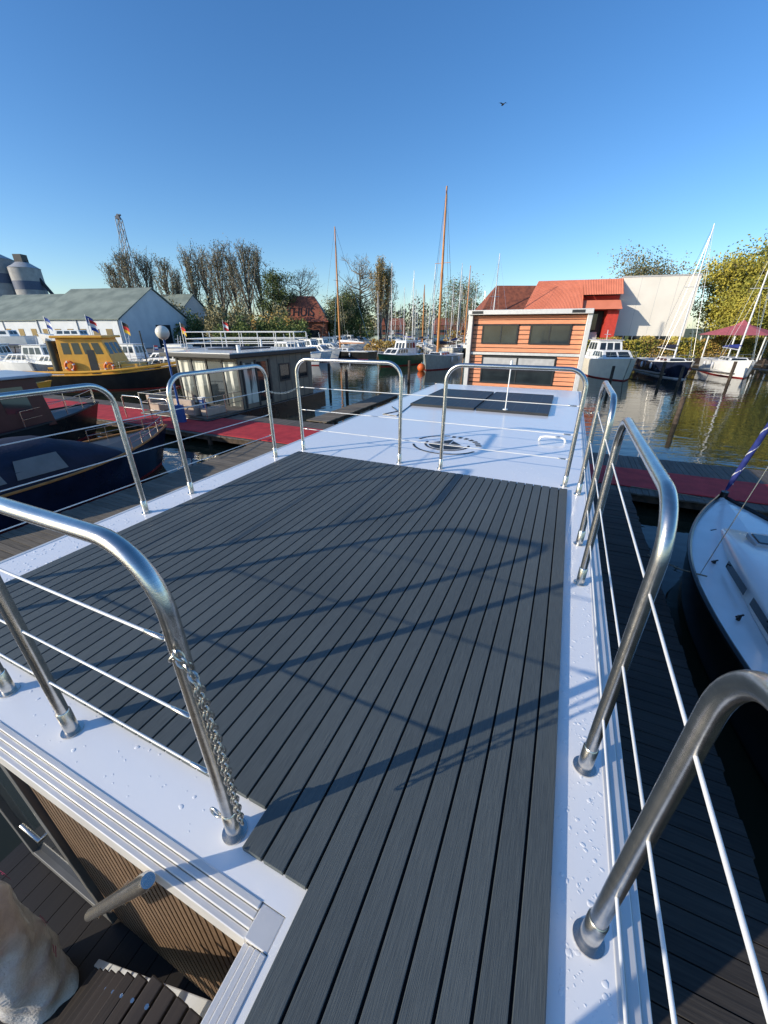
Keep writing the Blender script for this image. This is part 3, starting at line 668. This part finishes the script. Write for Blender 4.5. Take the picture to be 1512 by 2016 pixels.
# yellow tug (bow points to the right of the view)
o=Obj('yellow_tugboat',(-21.6,32.5,0),D(-82)); st=hull(o,11,3.6,1.15,blackh,grayl,rimm=yellow,bandm=redh,sheer=.6)
blw=o.part('bulwark',yellow,True)
for s in (-1,1): blw.tube([(s*st(t)[0],-5.5+11*t,st(t)[1]+.22) for t in [i/14 for i in range(15)]],.10,8)
cabin(o,'wheelhouse',yellow,glass,1.3,1.2,-2.9,1.1,-2.75,.3,1.1,3.7,4,3,.58,.88)
rf=o.part('wheelhouse_roof',yellow,False,.05); rf.box(-1.45,1.45,-3.0,.6,3.71,3.88)
lw_=o.part('low_trunk',yellow,False,.04); lw_.fr(-1.0,1.0,1.1,2.5,1.1,-.9,.9,1.12,2.3,1.9)
dr_=o.part('wheelhouse_door',grayd); dr_.quad((1.315,-.9,1.2),(1.315,-.3,1.2),(1.245,-.35,2.9),(1.245,-.85,2.9))
fn=o.part('funnel',blackh,True); fn.tube([(0,-3.8,1.1),(0,-3.8,3.5)],[.4,.33],16)
dm=o.part('deck_gear',blackh,True); dm.tube([(0,3.4,1.3),(0,3.4,2.0)],.25,12); dm.tube([(-.8,3.4,1.8),(.8,3.4,1.8)],.1,8); dm.tube([(0,2.7,1.3),(0,2.7,4.2)],.05,8)
lb=o.part('lifebuoys',orangep,True); lw2=o.part('lifebuoy_bands',flag_w,True)
for (x,y,z) in ((1.42,-2.2,1.8),(1.40,.5,1.7)):
    lb.tube([(x,y+.3*math.cos(a),z+.3*math.sin(a)) for a in [k*math.pi/8 for k in range(16)]],.09,8,True)
    for k in range(4):
        a0=k*math.pi/2+.4; lw2.tube([(x,y+.3*math.cos(a0+e),z+.3*math.sin(a0+e)) for e in (-.15,0,.15)],.096,8)
bowrail(o,11,st,.8,.5)
o.done()
o=Obj('yellow_dinghy',(-25.5,26.5,0),D(-70)); st=hull(o,6,2.2,.8,yellow,grayl,rimm=yellow); cabin(o,'cuddy',yellow,glass,.8,.7,-.5,1.6,-.4,1.3,.78,1.5,2,2); o.done()

# right harbour
cruiser((22.4,41,0),D(172),9.5,3.9,1.6,gelc,flag=None)
sailboat((29.0,42,0),D(168),9.5,3.2,1.3,navy,12.6,canvas,bandm=flag_w)
sailboat((35.8,42.5,0),D(160),9,3.1,1.3,gel,12.5,canvasb,bandm=redh)
sailboat((43.5,41.0,0),D(165),9,3.1,1.2,gel,12.5,canvasb,bandm=redh)
o=Obj('mooring_jetty',(0,0,0)); p=o.part('planks',jettyw); p.box(19,60,47.2,48.6,.45,.55)
for k in range(6): p.box(25.5+k*6.5,26.3+k*6.5,38,47.19,.45,.55)
b=o.part('piles',timber)
for k in range(14): b.cyl((19.5+k*3,47.1,-2),(19.5+k*3,47.1,1.2),.12,.12,8)
for k in range(6): b.cyl((25.9+k*6.5,37.9,-2),(25.9+k*6.5,37.9,1.6),.14,.13,8)
o.done()
# central traditional ships
sailboat((-6.1,66,0),D(60),10,3.4,1.1,blackh,17.3,flag_w,woodmast=True,bandm=redh,name='traditional_sailing_barge')
sailboat((6.8,50,0),D(150),9,3.2,1.4,mat('grey_green_hull',(0.36,0.38,0.35),0.4),17.3,canvas,woodmast=True,bandm=redh,name='traditional_sailing_barge')
cruiser((1.8,54,0),D(140),8,3.0,1.2,greenh)
o=Obj('red_mooring_buoy',(4.2,46,0)); p=o.part('float',orangep,True); p.ball((0,0,.35),.45,14,10); q=o.part('ring',steel,True); q.tube([(0,0,.8),(0,0,.95)],.05,8); o.done()
rnd=random.Random(11)
for k,(u,f) in enumerate([(745,95),(760,120),(775,84),(790,130),(800,100),(812,74),(822,140),(832,92),(845,115),(852,80),(890,100),(900,78),(908,125),(918,90),(930,110),(940,84),(782,150),(838,150),(880,140),(925,160),(770,170),(815,110),(857,130),(896,145),(948,130)]):
    sailboat(((u-756)/850*f,f,0),D(rnd.uniform(-40,40)+rnd.choice((0,180))),rnd.uniform(7.5,10),2.7,1.1,rnd.choice((gel,gel,navy,gelc)),rnd.uniform(10.5,15.5),rnd.choice((canvasb,canvas,None)),woodmast=(k%6==1),detail=False)
for (u,f,a) in ((598,60,70),(622,66,65),(645,73,68),(664,82,75),(682,92,70),(697,104,72),(709,118,70),(578,55,60)):
    cruiser(((u-756)/840*f,f,0),D(a+180),8.5,3.0,1.1,rnd.choice((gel,gel,navy)))
sailboat((16.2,62,0),D(20),9,2.8,1.1,gel,13.6,canvas)
for (r_,f_,a) in ((-33,42,80),(-38,44,85),(-45,46,95),(-30,47,80),(-52,44,90),(-24,46,75),(-20,38,80)):
    cruiser((r_,f_,0),D(a),8.5,3.0,1.1,rnd.choice((gel,navy,gel)),flag=rnd.choice(((flag_r,flag_w,flag_b),(flag_k,flag_r,flag_y))))
for (r_,f_,a) in ((-55,60,95),(-63,66,80),(-47,63,90)):
    o=Obj('boat_on_stands',(r_,f_,2.2),D(a)); st=hull(o,9,3,1.1,rnd.choice((gel,blackh)),gel,bandm=flag_b); cabin(o,'cabin',gel,glass,.9,.8,-2.5,1.5,-2.3,1.2,1.1,1.9,3,2)
    s_=o.part('stands',timber); 
    for yy in (-2.5,0,2.2):
        for xx in (-1,1): s_.cyl((xx*1.2,yy,-1.5),(xx*.8,yy,.1),.06,.06,6)
    o.done()
for (r_,f_,h_) in ((-4.6,34,1.7),(-2.8,30,1.6),(2.2,36,1.8),(16,36,1.6),(18.5,33,1.6),(14.8,19.6,1.3),(-13.5,36,1.7),(24.5,33.5,1.5),(8.5,42,1.8)):
    o=Obj('mooring_pile',(r_,f_,0)); p=o.part('post',timber,True); p.tube([(0,0,-2.4),(0.02,0,h_),(0.02,0,h_+.03)],[.13,.11,.08],12); o.done()
for (r_,f_,h_,cols) in ((-24.5,40,5.0,(flag_k,flag_r,flag_y)),(-27.5,40,5.2,(flag_r,flag_w,flag_b)),(-31.6,40,5.4,(flag_b,flag_w,flag_b)),(-29.8,43,5.6,(flag_b,flag_b,flag_w)),(-20.0,42,4.9,(flag_k,flag_r,flag_y)),(-19,50.5,5.2,(flag_r,flag_w,flag_r))):
    o=Obj('flagpole',(r_,f_,.3),D(rnd.uniform(-30,30))); p=o.part('pole',maststeel,True); p.tube([(0,0,0),(0,0,h_-.3)],.03,6)
    for i,c in enumerate(cols):
        q=o.part('flag_band_%d'%i,c); z=h_-.4-i*.3; q.add([(0,0,z),(.3,.06,z-.12),(.55,.0,z-.3),(.55,0,z-.6),(.3,.06,z-.42),(0,0,z-.3)],[(0,1,4,5),(1,2,3,4)])
    o.done()

# ------------------------------------------------------------------ buildings
o=Obj('modern_harbour_building',(1.7,75.75,.7),D(-18))
wb=o.part('white_walls',whitew); wb.box(34.9,44.4,0,14,0,10.25)
tr_=o.part('parapet',grayl); tr_.box(34.85,44.5,-.06,14,10.26,10.45)
pj=o.part('panel_joints',grayl)
for k in range(1,4): pj.box(34.9+k*2.3,34.93+k*2.3,-.012,-.002,2.8,10.2)
gw=o.part('glass_band',glass); gw.box(35.3,43.9,-.03,-.005,.4,2.6)
yd=o.part('yellow_panels',yellowd); yd.box(39.9,40.7,-.06,-.031,.4,2.6); yd.box(42.9,43.8,-.06,-.031,.4,2.6); yd.box(36.8,37.3,-.06,-.031,.4,2.6)
ww=o.part('mullions',whitew)
for k in range(8): ww.box(35.3+k*1.2,35.42+k*1.2,-.07,-.0315,.4,2.6)
lw=o.part('lower_walls',grayd); lw.box(23.3,34.85,0,7,0,9.6)
rr=o.part('salmon_roof',corr)
def ribbed(x0,x1,fy,fz,sh0,sh1,n):
    vs=[];fs=[]
    for i in range(n*2+1):
        x=x0+(x1-x0)*i/(n*2); d=.06 if i%2 else 0; k=i/(n*2)
        vs+=[(x,fy,fz+d),(x+sh0*(1-k)+sh1*k,.2,10.15+d)]
    for i in range(n*2): fs.append((2*i,2*i+2,2*i+3,2*i+1))
    rr.add(vs,fs)
ribbed(21.5,29.6,-5.0,5.9,1.7,0,40); ribbed(29.6,34.84,-2.6,8.0,0,0,24)
rr.quad((23.2,.21,10.15),(34.84,.21,10.15),(34.84,7,9.9),(23.2,7,9.9))
rr.add([(29.6,-5.0,5.9),(29.6,-2.6,8.0),(29.6,-.01,8.0),(29.6,-.01,5.9)],[(0,1,2,3)])
fw_=o.part('front_walls',brick); fw_.box(22.3,29.5,-4.2,-.01,0,5.8)
rd=o.part('red_stair_wall',redp); rd.box(33.2,34.7,-3.0,-.01,0,6.0); rd.box(29.6,34.8,-.3,-.01,6.0,8.0)
cn=o.part('entrance_canopy',corr); cn.fr(28.6,34.8,-4.2,-1.0,6.1,28.8,34.6,-2.6,-1.0,7.3)
sw=o.part('stairs',grayl)
for k in range(9): sw.box(30.4,32.6,-4.5+k*.4,-4.1+k*.4,0,.3+k*.35)
gd=o.part('entrance_door',glass); gd.box(30.4,32.4,-.35,-.31,3.4,5.6)
o.done()
o=Obj('brick_barn',(20.5,92,.7)); wb=o.part('walls',brick); wb.box(0,14,0,10,0,6); rf=o.part('roof',rooftile)
rf.add([(-.5,-.5,5.8),(14.5,-.5,5.8),(14.5,10.5,5.8),(-.5,10.5,5.8),(4,5,12.0),(14.5,5,12.0)],[(0,1,5,4),(1,2,5),(2,3,4,5),(3,0,4)])
o.part('door',grayd).box(5,7,-.05,-.01,0,2.6); o.part('windows',glass).box(1.5,3,-.05,-.01,1.2,2.6); o.done()
o=Obj('brick_barn',(-24.5,108,.7)); wb=o.part('walls',brick); wb.box(0,10,0,9,0,5.2); rf=o.part('roof',rooftile)
rf.add([(-.4,-.5,5.0),(10.6,-.5,5.0),(10.6,9.5,5.0),(-.4,9.5,5.0),(0.0,4.5,11.0),(6.6,4.5,11.0)],[(0,1,5,4),(2,3,4,5),(3,0,4)])
rf2=o.part('roof_end',grayd); rf2.add([(10.6,-.5,5.01),(10.6,9.5,5.01),(6.6,4.5,11.01)],[(0,1,2)])
o.part('windows',glass).box(2,8,-.05,-.01,1.5,3.2)
e=o.done()
tx=bpy.data.curves.new('roof_lettering','FONT'); tx.body='THUIS'; tx.size=3.6; tx.extrude=.02; tx.materials.append(logo_k)
to=bpy.data.objects.new('roof_lettering',tx); scene.collection.objects.link(to); to.parent=e
ang=math.atan2(6.0,5.0); to.rotation_euler=(ang,0,0); to.scale=(.72,1,1); to.location=(-.2,.50,6.35)
def shed(loc,rot,Wd,Ln,eave,ridge,door=True):
    o=Obj('harbour_shed',loc,rot)
    w_=o.part('walls',shedwall); w_.add([(0,0,0),(0,Wd,0),(0,Wd,eave),(0,Wd/2,ridge),(0,0,eave),(-Ln,0,0),(-Ln,Wd,0),(-Ln,Wd,eave),(-Ln,Wd/2,ridge),(-Ln,0,eave)],[(0,1,2,3,4),(5,9,8,7,6),(0,4,9,5),(1,6,7,2)])
    r_=o.part('roof',shedroof); 
    for (ya,yb) in ((-.4,Wd/2),(Wd+.4,Wd/2)):
        za=eave-.05
        r_.add([(.3,ya,za+.1),(.3,yb,ridge+.12),(-Ln-.3,yb,ridge+.12),(-Ln-.3,ya,za+.1),(.3,ya,za+.25),(.3,yb,ridge+.3),(-Ln-.3,yb,ridge+.3),(-Ln-.3,ya,za+.25)],[(0,1,2,3),(4,7,6,5),(0,4,5,1),(0,3,7,4),(3,2,6,7)])
    if door: d=o.part('door',grayd); d.box(.01,.06,Wd*.45,Wd*.66,0,eave*.85)
    g=o.part('windows',glass)
    for k in range(6): g.box(-Ln+1+k*Ln/6.5,-Ln+2.4+k*Ln/6.5,-.05,-.01,eave*.4,eave*.7)
    dn=o.part('downpipes',grayl)
    for xx in (-.3,-Ln*.5,-Ln+.3): dn.tube([(xx,-.1,0),(xx,-.1,eave)],.08,6)
    o.done()
shed((-49.4,80,.7),D(-11.5),20.4,19,5.0,10.8)
shed((-73,92,.7),D(-11.5),22,22,5.0,10.6,False)
shed((-52,108,.7),D(-11.5),16,16,6.0,11.4)
for (r_,f_,h_,R) in ((-148,172,27,6.5),(-137,172,24,5)):
    o=Obj('cement_silo',(r_,f_,.7)); p=o.part('drum',concrete,True); p.tube([(0,0,0),(0,0,h_)],R,24); q=o.part('cap',grayl,True); q.tube([(0,0,h_),(0,0,h_+2)],[R*1.03,R*.4],24)
    d=o.part('head_house',grayd); d.box(-1.5,1.5,-1.5,1.5,h_+2,h_+4.5); d.tube([(0,0,h_+4),(R+3,0,h_-9)],.6,8)
    b=o.part('band',mat('silo_blue_band',(0.10,0.13,0.2),.6),True); b.tube([(0,0,h_*.7),(0,0,h_*.82)],R*1.01,24); o.done()
o=Obj('industrial_hall',(-165,160,.7)); p=o.part('walls',grayl); p.box(0,45,0,16,0,9); p=o.part('roof',grayd); p.fr(-.5,45.5,-.5,16.5,9,0,45,4,12,12); o.done()
o=Obj('harbour_crane',(-74,132,.7)); p=o.part('lattice_mast',grayl)
H=31
for (sx,sz) in ((-1,-1),(1,-1),(1,1),(-1,1)): p.tube([(sx*.9,sz*.9,0),(sx*.6,sz*.6,H)],.12,4)
for k in range(16):
    z0=H*k/16;z1=H*(k+1)/16; s=.9-.3*k/16
    p.tube([(-s,-s,z0),(s,-s,z1)],.07,4);p.tube([(s,-s,z0),(s,s,z1)],.07,4);p.tube([(-s,s,z0),(s,s,z1)],.07,4);p.tube([(-s,-s,z0),(-s,s,z1)],.07,4)
b=o.part('boom',gel); b.tube([(0,0,7),(-4.5,0,15)],[.7,.4],6); cbx=o.part('cab',gel); cbx.box(-1.6,1.6,-1.6,1.6,5,8)
c=o.part('cables',grayd); c.tube([(0,0,H),(-4.5,0,15)],.06,4); c.tube([(0,0,H),(5,0,4)],.06,4); c.tube([(0,0,H),(-2.5,0,9)],.05,4)
hd_=o.part('mast_head',graym); hd_.fr(-.6,.6,-.6,.6,H,-.2,.2,-.2,.2,H+1.2); hd_.tube([(-.8,0,H+.5),(.8,0,H+1.0)],.25,8); o.done()
o=Obj('garden_pavilion',(44.5,53,.7)); r_=o.part('roof',pinkroof); n=8;R=4.2
vs=[(R*math.cos(2*math.pi*k/n),R*math.sin(2*math.pi*k/n),2.9) for k in range(n)]+[(0.8*math.cos(2*math.pi*k/n),.8*math.sin(2*math.pi*k/n),4.0) for k in range(n)]+[(0,0,4.6)]
r_.add(vs,[(k,(k+1)%n,n+(k+1)%n,n+k) for k in range(n)]+[(n+k,n+(k+1)%n,2*n) for k in range(n)])
p=o.part('posts',gel)
for k in range(n): p.cyl((R*.9*math.cos(2*math.pi*k/n),R*.9*math.sin(2*math.pi*k/n),0),(R*.9*math.cos(2*math.pi*k/n),R*.9*math.sin(2*math.pi*k/n),2.95),.08,.08,6)
o.done()

# ------------------------------------------------------------------ vegetation
def leafq(p,c,s,rnd):
    a=Vector((rnd.gauss(0,1),rnd.gauss(0,1),rnd.gauss(0,1))).normalized(); b=a.orthogonal().normalized(); q=a.cross(b)
    th=rnd.random()*6.28; b,q=b*math.cos(th)+q*math.sin(th),q*math.cos(th)-b*math.sin(th)
    b*=s*rnd.uniform(.6,1.1);q*=s*rnd.uniform(.35,.7)
    p.add([c-b,c-q,c+b,c+q],[(0,1,2,3)])
def tree(r_,f_,h,w,style,lm,lm2=None,seed=0,dens=1.0,name='tree',leafy=1.0):
    rnd=random.Random(seed); o=Obj(name,(r_,f_,.6)); t=o.part('trunk',bark,True); b=o.part('branches',twig); l1=o.part('leaves',lm); l2=o.part('leaf_clumps',lm2 or lm)
    th=h*(.22 if style!='poplar' else .10); tr=h*.017
    t.tube([(0,0,0),(.1,0,th),(.15,.1,h*.55),(.1,.1,h*.88)],[tr*1.3,tr,tr*.6,tr*.2],8)
    nl={'poplar':26,'round':30,'bare':34}[style]
    for i in range(nl):
        z0=th+(h*.8-th)*(i/nl); az=rnd.random()*6.28
        k=(z0-th)/(h-th)
        if style=='poplar': ln=(h-z0)*rnd.uniform(.45,1.0)*.85; spread=w*.5*(1-k*.65)*rnd.uniform(.4,1.1); e=Vector((spread*math.cos(az),spread*math.sin(az),z0+ln))
        else: spread=w*.5*math.sin(math.pi*min(1,.25+k*.75))*rnd.uniform(.7,1.05); e=Vector((spread*math.cos(az),spread*math.sin(az),z0+rnd.uniform(.08,.22)*h))
        e.z=min(e.z,h*rnd.uniform(.86,1.0))
        s=Vector((.1,.05,z0)); mid=s.lerp(e,.5)+Vector((0,0,-.03*h if style!='poplar' else -.02*h))+Vector((rnd.gauss(0,.2),rnd.gauss(0,.2),0))
        b.tube([s,mid,e],[tr*.42,tr*.26,tr*.09],4)
        ns={'poplar':10,'round':6,'bare':8}[style]
        for j in range(ns):
            q=s.lerp(e,rnd.uniform(.25,1)); d=Vector((rnd.gauss(0,1),rnd.gauss(0,1),rnd.uniform(.8,2.4) if style=='poplar' else rnd.uniform(-.1,1.2))).normalized()*w*rnd.uniform(.12,.28 if style=='poplar' else .2)
            e2=q+d; b.tube([q,e2],[tr*.16,tr*.06],3)
            if style!='round':
                for _ in range(2):
                    q3=q.lerp(e2,rnd.uniform(.2,1)); b.tube([q3,q3+Vector((rnd.gauss(0,.5),rnd.gauss(0,.5),rnd.uniform(.2,1.2)))*w*.09],[tr*.09,tr*.05],3)
            nlv=int({'poplar':6,'round':46,'bare':3}[style]*dens*leafy); P=l1 if rnd.random()<.6 else l2; rad=w*(.09 if style=='round' else .05)
            for _ in range(nlv):
                c=q.lerp(e2,rnd.uniform(.2,1.1))+Vector((rnd.gauss(0,rad),rnd.gauss(0,rad),rnd.gauss(0,rad*(1.4 if style=='poplar' else .8))))
                leafq(P,c,{'poplar':.17,'round':.24,'bare':.15}[style]*(h/18)**.5,rnd)
    o.done()
for i,(u,f,top,w_) in enumerate([(228,125,512,7),(252,122,487,8),(285,124,494,9),(326,118,505,7),(345,130,525,6),(378,120,487,9),(402,130,492,8),(430,118,482,9),(458,128,490,8),(484,118,476,9),(510,124,488,8),(748,118,505,6),(762,120,525,6)]):
    h=3.2+ (645-top)/920*f
    tree((u-756)/880*f,f,h,w_,'poplar',leaf_orange if u>700 else leaf_brown,leaf_brown,seed=i+1,name='poplar_tree',leafy=1.0 if u<700 else 3.0)
tree((546-756)/870*112,112,17,9,'round',leaf_dark,leaf_green,seed=31,name='deciduous_tree')
tree((590-756)/870*125,125,19,13,'bare',leaf_brown,leaf_brown,seed=32,name='bare_tree')
tree((708-756)/870*125,125,22,13,'bare',leaf_brown,leaf_brown,seed=33,name='bare_tree')
tree((690-756)/870*120,120,13,10,'round',leaf_dark,leaf_green,seed=34,name='deciduous_tree')
tree((668-756)/870*112,112,11,8,'round',leaf_green,leaf_brown,seed=35,name='deciduous_tree')
tree((906-756)/870*150,150,19,15,'round',leaf_green,leaf_brown,seed=36,dens=.8,name='deciduous_tree')
tree(54,92,16.5,14,'round',leaf_brown,leaf_dark,seed=37,dens=1.4,name='deciduous_tree')
for i,(r_,f_,h,w_) in enumerate([(51,64,13,10),(57,64,16.5,12),(66,62,17.5,12),(54,58,11,8),(75,66,17,12),(62,57,13,9),(50,58,7.5,7)]):
    tree(r_,f_,h,w_,'round',leaf_yellow,leaf_green if i%2 else leaf_yellow,seed=50+i,dens=2.2,name='autumn_tree')
def mass(name,m,items,s=.4,seed=1,n=200):
    rnd=random.Random(seed)
    def fn(p):
        for (x,y,z,rx,ry,rz) in items:
            for _ in range(n):
                d=Vector((rnd.gauss(0,1),rnd.gauss(0,1),rnd.gauss(0,1))).normalized()*rnd.uniform(.55,1.05)
                leafq(p,Vector((x+d.x*rx,y+d.y*ry,z+max(-.3,d.z)*rz)),s,rnd)
    single(name,m,fn)
rnd=random.Random(5)
def band(u0,u1,f,z0,zh,step=14,jit=.3):
    L=[];u=u0
    while u<u1:
        x=(u-756)/845*f; hh=zh*rnd.uniform(1-jit,1+jit); L.append((x,f+rnd.uniform(-3,3),z0+hh*.45,step/845*f*.95,2.5,hh*.6)); u+=step
    return L
mass('distant_shrubs',leaf_brown,band(200,575,105,.7,8)+band(415,560,88,.7,6.5),.32,3,520)
mass('distant_shrubs',leaf_green,band(210,600,98,.7,5.5)+band(440,600,80,.7,4.5)+band(640,735,112,.7,7),.3,4,520)
mass('distant_shrubs',leaf_orange,band(500,575,84,.7,5.5,16)+band(725,830,78,.0,2.0,12)+band(890,915,100,.5,4)+band(205,330,100,.7,8,18),.25,6,300)
mass('distant_tree_line',leaf_dark,band(560,1120,300,.7,17,22)+band(0,220,200,.7,9,20),1.0,8,380)
mass('distant_tree_line',leaf_brown,band(640,1100,280,.7,11,26),.9,9,260)
hd=Obj('hedge',(0,0,0)); c=hd.part('core',leaf_dark); c.box(22,80,55.3,57.0,.7,2.7); l=hd.part('leaves',leaf_orange); l2=hd.part('leaf_clumps',leaf_yellow)
for _ in range(24000):
    x=rnd.uniform(21.5,80); top=2.9+.25*math.sin(x*1.3)+.15*math.sin(x*3.1)
    if rnd.random()<.6: P_=Vector((x,55.2+rnd.gauss(0,.12),rnd.uniform(.7,top)))
    else: P_=Vector((x,rnd.uniform(55.2,57.0),top+rnd.gauss(0,.08)))
    leafq(l if (math.sin(x*.9)+rnd.gauss(0,.8))>0 else l2,P_,.14,rnd)
hd.done()
for (r_,f_,w_,h_) in ((-3,262,16,5),(30,250,20,5),(62,150,18,5)):
    o=Obj('waterside_house',(r_,f_,.7)); p=o.part('walls',brick); p.box(0,w_,0,9,0,h_); q=o.part('roof',rooftile); q.add([(-.5,-.5,h_),(w_+.5,-.5,h_),(w_+.5,9.5,h_),(-.5,9.5,h_),(1,4.5,h_+4),(w_-1,4.5,h_+4)],[(0,1,5,4),(1,2,5),(2,3,4,5),(3,0,4)])
    o.part('windows',glass).box(2,w_-2,-.05,-.01,1.2,2.6); o.part('door',gel).box(w_*.5,w_*.5+1,-.1,-.06,0,2.2); o.done()
o=Obj('flying_bird',(9.1,40,19.8),D(20)); p=o.part('body',darkf,True)
p.tube([(0,-.22,0),(0,-.12,0),(0,.0,.01),(0,.12,.01),(0,.2,.02)],[.015,.04,.06,.05,.015],8)
q=o.part('wings',darkf); q.add([(0,.08,.03),(-.22,.1,.09),(-.42,.0,.03),(-.2,-.04,.08),(0,-.06,.03),(.2,-.04,.12),(.42,.0,.14),(.22,.1,.14)],[(0,1,3,4),(1,2,3),(0,4,5,7),(7,5,6)])
p.add([(0,-.18,0),(-.05,-.34,0),(.05,-.34,0)],[(0,1,2)]); o.done()
